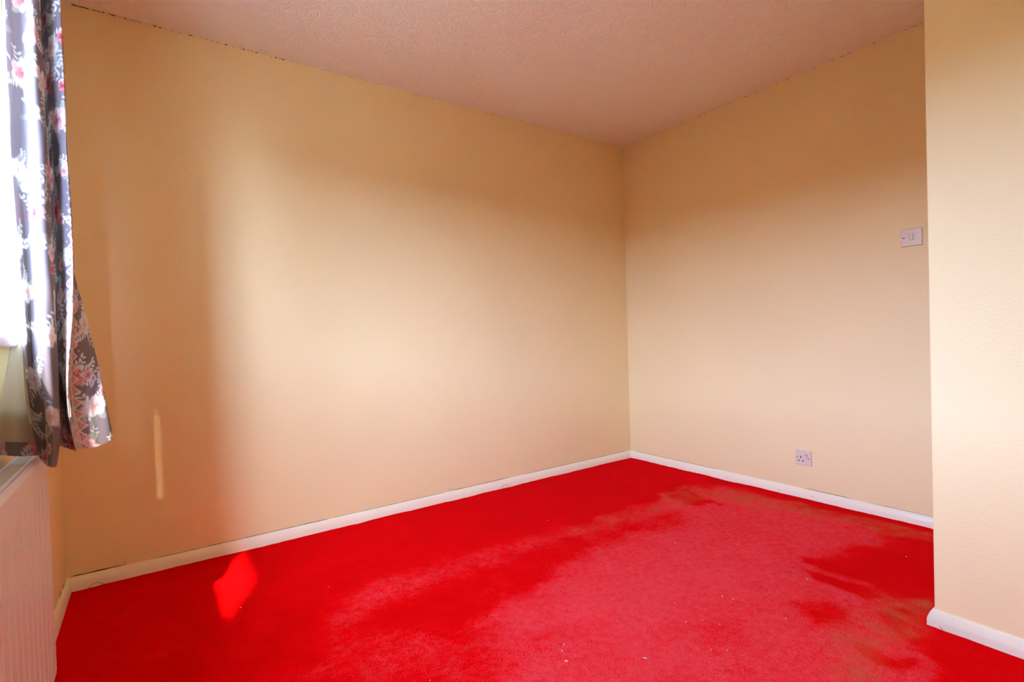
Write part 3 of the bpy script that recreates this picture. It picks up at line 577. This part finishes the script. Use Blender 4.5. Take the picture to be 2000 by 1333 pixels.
def paint(U, V, seed, border_u=None):
    rnd = random.Random(seed)
    p_ = Print(U, V, (128, 116, 116))
    u0, u1, v0, v1 = U.min(), U.max(), V.min(), V.max()
    step = 0.118; row = 0; v = v0-0.05
    while v < v1+0.08:
        u = u0-0.05+(row % 2)*step*0.5
        while u < u1+0.08:
            cu, cv = u+rnd.uniform(-.02, .02), v+rnd.uniform(-.02, .02)
            for k in range(rnd.randint(3, 5)):
                a_ = rnd.random()*6.28
                p_.sprig(cu+math.cos(a_)*0.016, cv+math.sin(a_)*0.016, rnd.uniform(.035, .058), a_, rnd.choice([(222, 217, 210), (208, 203, 196), (188, 184, 178)]), rnd.randint(4, 6))
            for k in range(rnd.randint(2, 3)):
                a_ = rnd.random()*6.28
                p_.leaf(cu+math.cos(a_)*0.012, cv+math.sin(a_)*0.012, rnd.uniform(.030, .045), .017, a_, rnd.choice([(138, 140, 128), (156, 154, 142), (120, 124, 116)]))
            pal = rnd.choice([PINK, WHITE, WHITE, WHITE, DEEP, PINK])
            p_.rose(cu, cv, rnd.uniform(.022, .036), pal, rnd)
            if rnd.random() < 0.7:
                a_ = rnd.random()*6.28
                p_.rose(cu+math.cos(a_)*.04, cv+math.sin(a_)*.04, rnd.uniform(.012, .018), rnd.choice([PINK, DEEP, WHITE]), rnd)
            u += step
        v += step*0.86; row += 1
    if border_u is not None:
        # scalloped zig-zag border with a band of flowers beside it
        bu = border_u
        s_ = (U-bu); BW = 0.062
        p_.C[(s_ > -0.002) & (s_ < BW+0.002)] = np.array(srgb(190, 182, 176)[:3])
        vv = v0
        while vv < v1:
            for k in range(7):
                a_ = rnd.random()*6.28; p_.leaf(bu+BW/2+math.cos(a_)*.012, vv+math.sin(a_)*.02, .026, .010, a_, rnd.choice([(132, 136, 122), (216, 212, 204), (150, 150, 140)]))
            p_.rose(bu+BW/2+0.010*math.sin(vv*37), vv, rnd.uniform(.017, .024), rnd.choice([PINK, WHITE, PINK, DEEP]), rnd)
            p_.rose(bu+BW/2-0.014*math.sin(vv*37), vv+0.024, 0.010, rnd.choice([WHITE, PINK]), rnd)
            vv += 0.046
        tri = np.abs(((V/0.030) % 1.0)-0.5)*2
        for q_ in (-s_, s_-BW):
            zone = (q_ > 0) & (q_ < 0.018)
            p_.C[zone & (q_ < 0.016*tri)] = np.array(srgb(172, 146, 132)[:3])
            p_.C[zone & (np.abs(q_-0.016*tri) < 0.0022)] = np.array(srgb(226, 206, 192)[:3])
        vv = v0
        while vv < v1:
            for c_, d_ in ((bu, -1), (bu+BW, 1)):
                p_.ell(c_+d_*0.008, vv, 0.0050, 0.0050, 0, (224, 168, 162), 0.2); p_.ell(c_+d_*0.008, vv, 0.0026, 0.0026, 0, (200, 110, 112), 0.3)
                p_.ell(c_+d_*0.020, vv+0.015, 0.0022, 0.0022, 0, (226, 206, 192), 0.3)
            vv += 0.030
        for off in (0.001, 0.006, BW-0.001, BW-0.006): p_.C[np.abs(s_-off) < 0.0012] = np.array(srgb(228, 204, 188)[:3])
    return p_.C

def fabric(name, attr=None, col=None, transl=0.25):
    mt = mat(name, col or (0.5, 0.5, 0.5), 0.75, 0.15)
    b_ = mt.node_tree.nodes['Principled BSDF']; out = mt.node_tree.nodes['Material Output']
    tl = N(mt, 'BsdfTranslucent'); mx = N(mt, 'MixShader'); mx.inputs[0].default_value = transl
    if attr:
        va = N(mt, 'VertexColor'); va.layer_name = attr
        LK(mt, va.outputs[0], b_.inputs['Base Color']); LK(mt, va.outputs[0], tl.inputs[0])
    else: tl.inputs[0].default_value = (*col, 1)
    tc_ = N(mt, 'TexCoord'); nz = N(mt, 'TexNoise'); nz.inputs['Scale'].default_value = 900
    bp_ = N(mt, 'Bump'); bp_.inputs['Strength'].default_value = 0.15; bp_.inputs['Distance'].default_value = 0.0004
    LK(mt, tc_.outputs['Object'], nz.inputs['Vector']); LK(mt, nz.outputs['Fac'], bp_.inputs['Height']); LK(mt, bp_.outputs[0], b_.inputs['Normal'])
    LK(mt, b_.outputs[0], mx.inputs[1]); LK(mt, tl.outputs[0], mx.inputs[2]); LK(mt, mx.outputs[0], out.inputs[0])
    return mt
M_chintz = fabric('floral_chintz', 'print', transl=0.22)
M_lining = fabric('cream_lining', col=(0.80, 0.75, 0.58), transl=0.50)

cur = thing('curtain', 'grey floral chintz curtain with pink roses hanging over the window side', 'curtain', (-3.24, -1.0, 2.20))
cinv = np.array([-3.24, -1.0, 2.20])
NU, NV = 420, 640
G = sheet_grid(CURT, NU, NV)
# arc-length fabric coordinates
du = np.linalg.norm(np.diff(G, axis=1), axis=2).mean(0); U1 = np.concatenate([[0], np.cumsum(du)])
dv = np.linalg.norm(np.diff(G, axis=0), axis=2).mean(1); V1 = np.concatenate([[0], np.cumsum(dv)])
Vg, Ug = np.meshgrid(V1, U1, indexing='ij')
# border runs diagonally over the ridge near the trailing side, as the curtain twists
u_ridge = U1[int(6/(len(CURT)-1)*(NU-1))]
skew = np.interp(V1, [0, 0.75, 1.0, 1.25, 1.5], [0.075, 0.022, 0.000, -0.012, -0.004])
Upr = Ug - skew[:, None]
colr = paint(Upr, Vg, 21, u_ridge)
# small wrinkles
wr = 0.0016*np.sin(Ug*150+3*np.sin(Vg*9)) * (0.4+0.6*np.sin(Vg*4)**2)
nrm = np.cross(np.gradient(G, axis=1), np.gradient(G, axis=0)); nrm /= np.linalg.norm(nrm, axis=2, keepdims=True)+1e-9
G2 = G + nrm*wr[..., None]
me_ = sheet_mesh('curtain_fabric', G2-cinv)
ca = me_.color_attributes.new('print', 'FLOAT_COLOR', 'POINT')
ca.data.foreach_set('color', np.concatenate([colr, np.ones(colr.shape[:2]+(1,))], 2).astype(np.float32).ravel())
link('fabric', me_, M_chintz, cur, smooth=True)
# lining on the window side of the folds
Gl = sheet_grid(CURT, 90, 70); nl = np.cross(np.gradient(Gl, axis=1), np.gradient(Gl, axis=0)); nl /= np.linalg.norm(nl, axis=2, keepdims=True)+1e-9
ctr = np.array([-3.30, -1.0, 0])
sgn = np.sign(np.median(((Gl-ctr)*nl)[..., 0]))
Gl = (Gl - sgn*nl*0.004)[:-4]
link('back_lining', sheet_mesh('back_lining', Gl-cinv), M_lining, cur, smooth=True)
# leading edge turned so that its cream lining faces the room
Gt = sheet_grid(LINING, 40, 90)
Gt = Gt + np.stack([np.zeros(Gt.shape[:2]), 0.004*np.sin(np.linspace(0, 7, 40))[None, :]*np.ones((90, 1)) + 0.002*np.sin(np.linspace(0, 40, 90))[:, None], np.zeros(Gt.shape[:2])], -1)
link('turned_lining', sheet_mesh('turned_lining', Gt-cinv), M_lining, cur, smooth=True)
# printed hem showing under the shorter lining
hb = Gt[-8:].copy()
hem0 = Gt[-6] + [0.0, 0.012, 0.0]; hem1 = Gt[-1] + [0.0, 0.014, -0.036]
Gh = np.stack([hem0*(1-t)+hem1*t for t in np.linspace(0, 1, 30)])
Gh = np.swapaxes(catmull(np.swapaxes(Gh, 0, 1), 60), 0, 1)
me_ = sheet_mesh('hem', Gh-cinv)
uu = np.linspace(0, 0.12, 60); vv_ = np.linspace(0, 0.06, 30); Vh, Uh = np.meshgrid(vv_, uu, indexing='ij')
ch = paint(Uh, Vh, 5)
ca = me_.color_attributes.new('print', 'FLOAT_COLOR', 'POINT')
ca.data.foreach_set('color', np.concatenate([ch, np.ones(ch.shape[:2]+(1,))], 2).astype(np.float32).ravel())
link('hem', me_, M_chintz, cur, smooth=True)
# heading track above the frame
trk = thing('curtain_track', 'white curtain track fixed above the window', 'curtain track', (-L+0.06, -1.55, 2.215))
bm = bmesh.new(); box(bm, -0.012, 0.012, -1.05, 0.95, -0.012, 0.016, 0.003); link('rail', bm, M_upvc, trk)
for yb in (-0.9, 0.0, 0.8):
    bm = bmesh.new(); box(bm, -0.06, -0.012, yb-0.012, yb+0.012, -0.006, 0.022, 0.002); link('bracket', bm, M_upvc, trk)

# ------------------------------------------------------------------ carpet litter: lint flecks and loose threads
FLECKS = [[-1.994,-1.513],[-2.019,-1.533],[-2.041,-1.579],[-1.845,-1.713],[-1.206,-1.691],[-0.975,-1.774],[-0.884,-1.427],[-0.849,-1.411],[-1.656,-1.81],[-1.62,-1.841],[-1.344,-1.648],[-1.33,-1.682],[-1.513,-1.747],[-1.083,-1.241],[-2.482,-0.646],[-1.355,-0.645],[-1.52,-1.572],[-1.587,-1.669],[-1.311,-1.862],[-2.407,-1.405],[-2.79,-0.601],[-0.401,-1.822],[-0.463,-1.933],[-1.536,-1.697]]
bm = bmesh.new()
for i, (x, y) in enumerate(FLECKS):
    ln = random.uniform(0.0025, 0.005) if i > 3 else random.uniform(0.008, 0.013); wd = random.uniform(0.0012, 0.0024); a_ = random.uniform(0, 3.14)
    if i in (2,): a_ = -0.9; wd = 0.004
    k = 6; ring = []
    for z_ in (0.0035, 0.006):
        ring.append([bm.verts.new((x+math.cos(a_)*ln/2*math.cos(t)-math.sin(a_)*wd/2*math.sin(t)*random.uniform(.6, 1), y+math.sin(a_)*ln/2*math.cos(t)+math.cos(a_)*wd/2*math.sin(t)*random.uniform(.6, 1), z_)) for t in [j*2*math.pi/k for j in range(k)]])
    bm.faces.new(ring[1])
    for j in range(k): bm.faces.new((ring[0][j], ring[0][(j+1) % k], ring[1][(j+1) % k], ring[1][j]))
lint = link('carpet_lint', bm, M_lint); lint['kind'] = 'stuff'; lint['label'] = 'tiny white flecks of lint scattered on the red carpet'; lint['category'] = 'lint'

def thread(name, pts, r, label):
    P_ = catmull(np.array(pts), 24); vs_, fs_ = [], []
    for i in range(24):
        d = P_[min(i+1, 23)]-P_[max(i-1, 0)]; d /= np.linalg.norm(d)
        a_ = np.cross(d, [0.3, 1.0, 0.2]); a_ /= np.linalg.norm(a_); c_ = np.cross(d, a_)
        vs_ += [(P_[i]+r*(a_*math.cos(q)+c_*math.sin(q))).tolist() for q in (0, 1.257, 2.513, 3.77, 5.027)]
    for i in range(23):
        for k in range(5): fs_.append((i*5+k, i*5+(k+1) % 5, (i+1)*5+(k+1) % 5, (i+1)*5+k))
    me_ = bpy.data.meshes.new(name); me_.from_pydata(vs_, [], fs_)
    o = link(name, me_, M_thread, smooth=True); o['label'] = label; o['category'] = 'thread'; o['group'] = 'loose carpet threads at the skirting'
thread('loose_thread', [(-3.275, -0.020, 0.001), (-3.262, -0.019, 0.012), (-3.250, -0.018, 0.016), (-3.232, -0.021, 0.011), (-3.222, -0.022, 0.002)], 0.0008, 'looped dark thread at the skirting below the curtain')
thread('loose_thread', [(-1.225, -0.020, 0.001), (-1.222, -0.019, 0.014), (-1.205, -0.018, 0.022), (-1.185, -0.019, 0.016), (-1.170, -0.022, 0.003)], 0.0005, 'thin curled thread midway along the long skirting')
thread('loose_thread', [(-0.990, -2.196, 0.001), (-0.992, -2.193, 0.008), (-0.995, -2.188, 0.014)], 0.0007, 'short stiff thread at the projecting wall skirting')
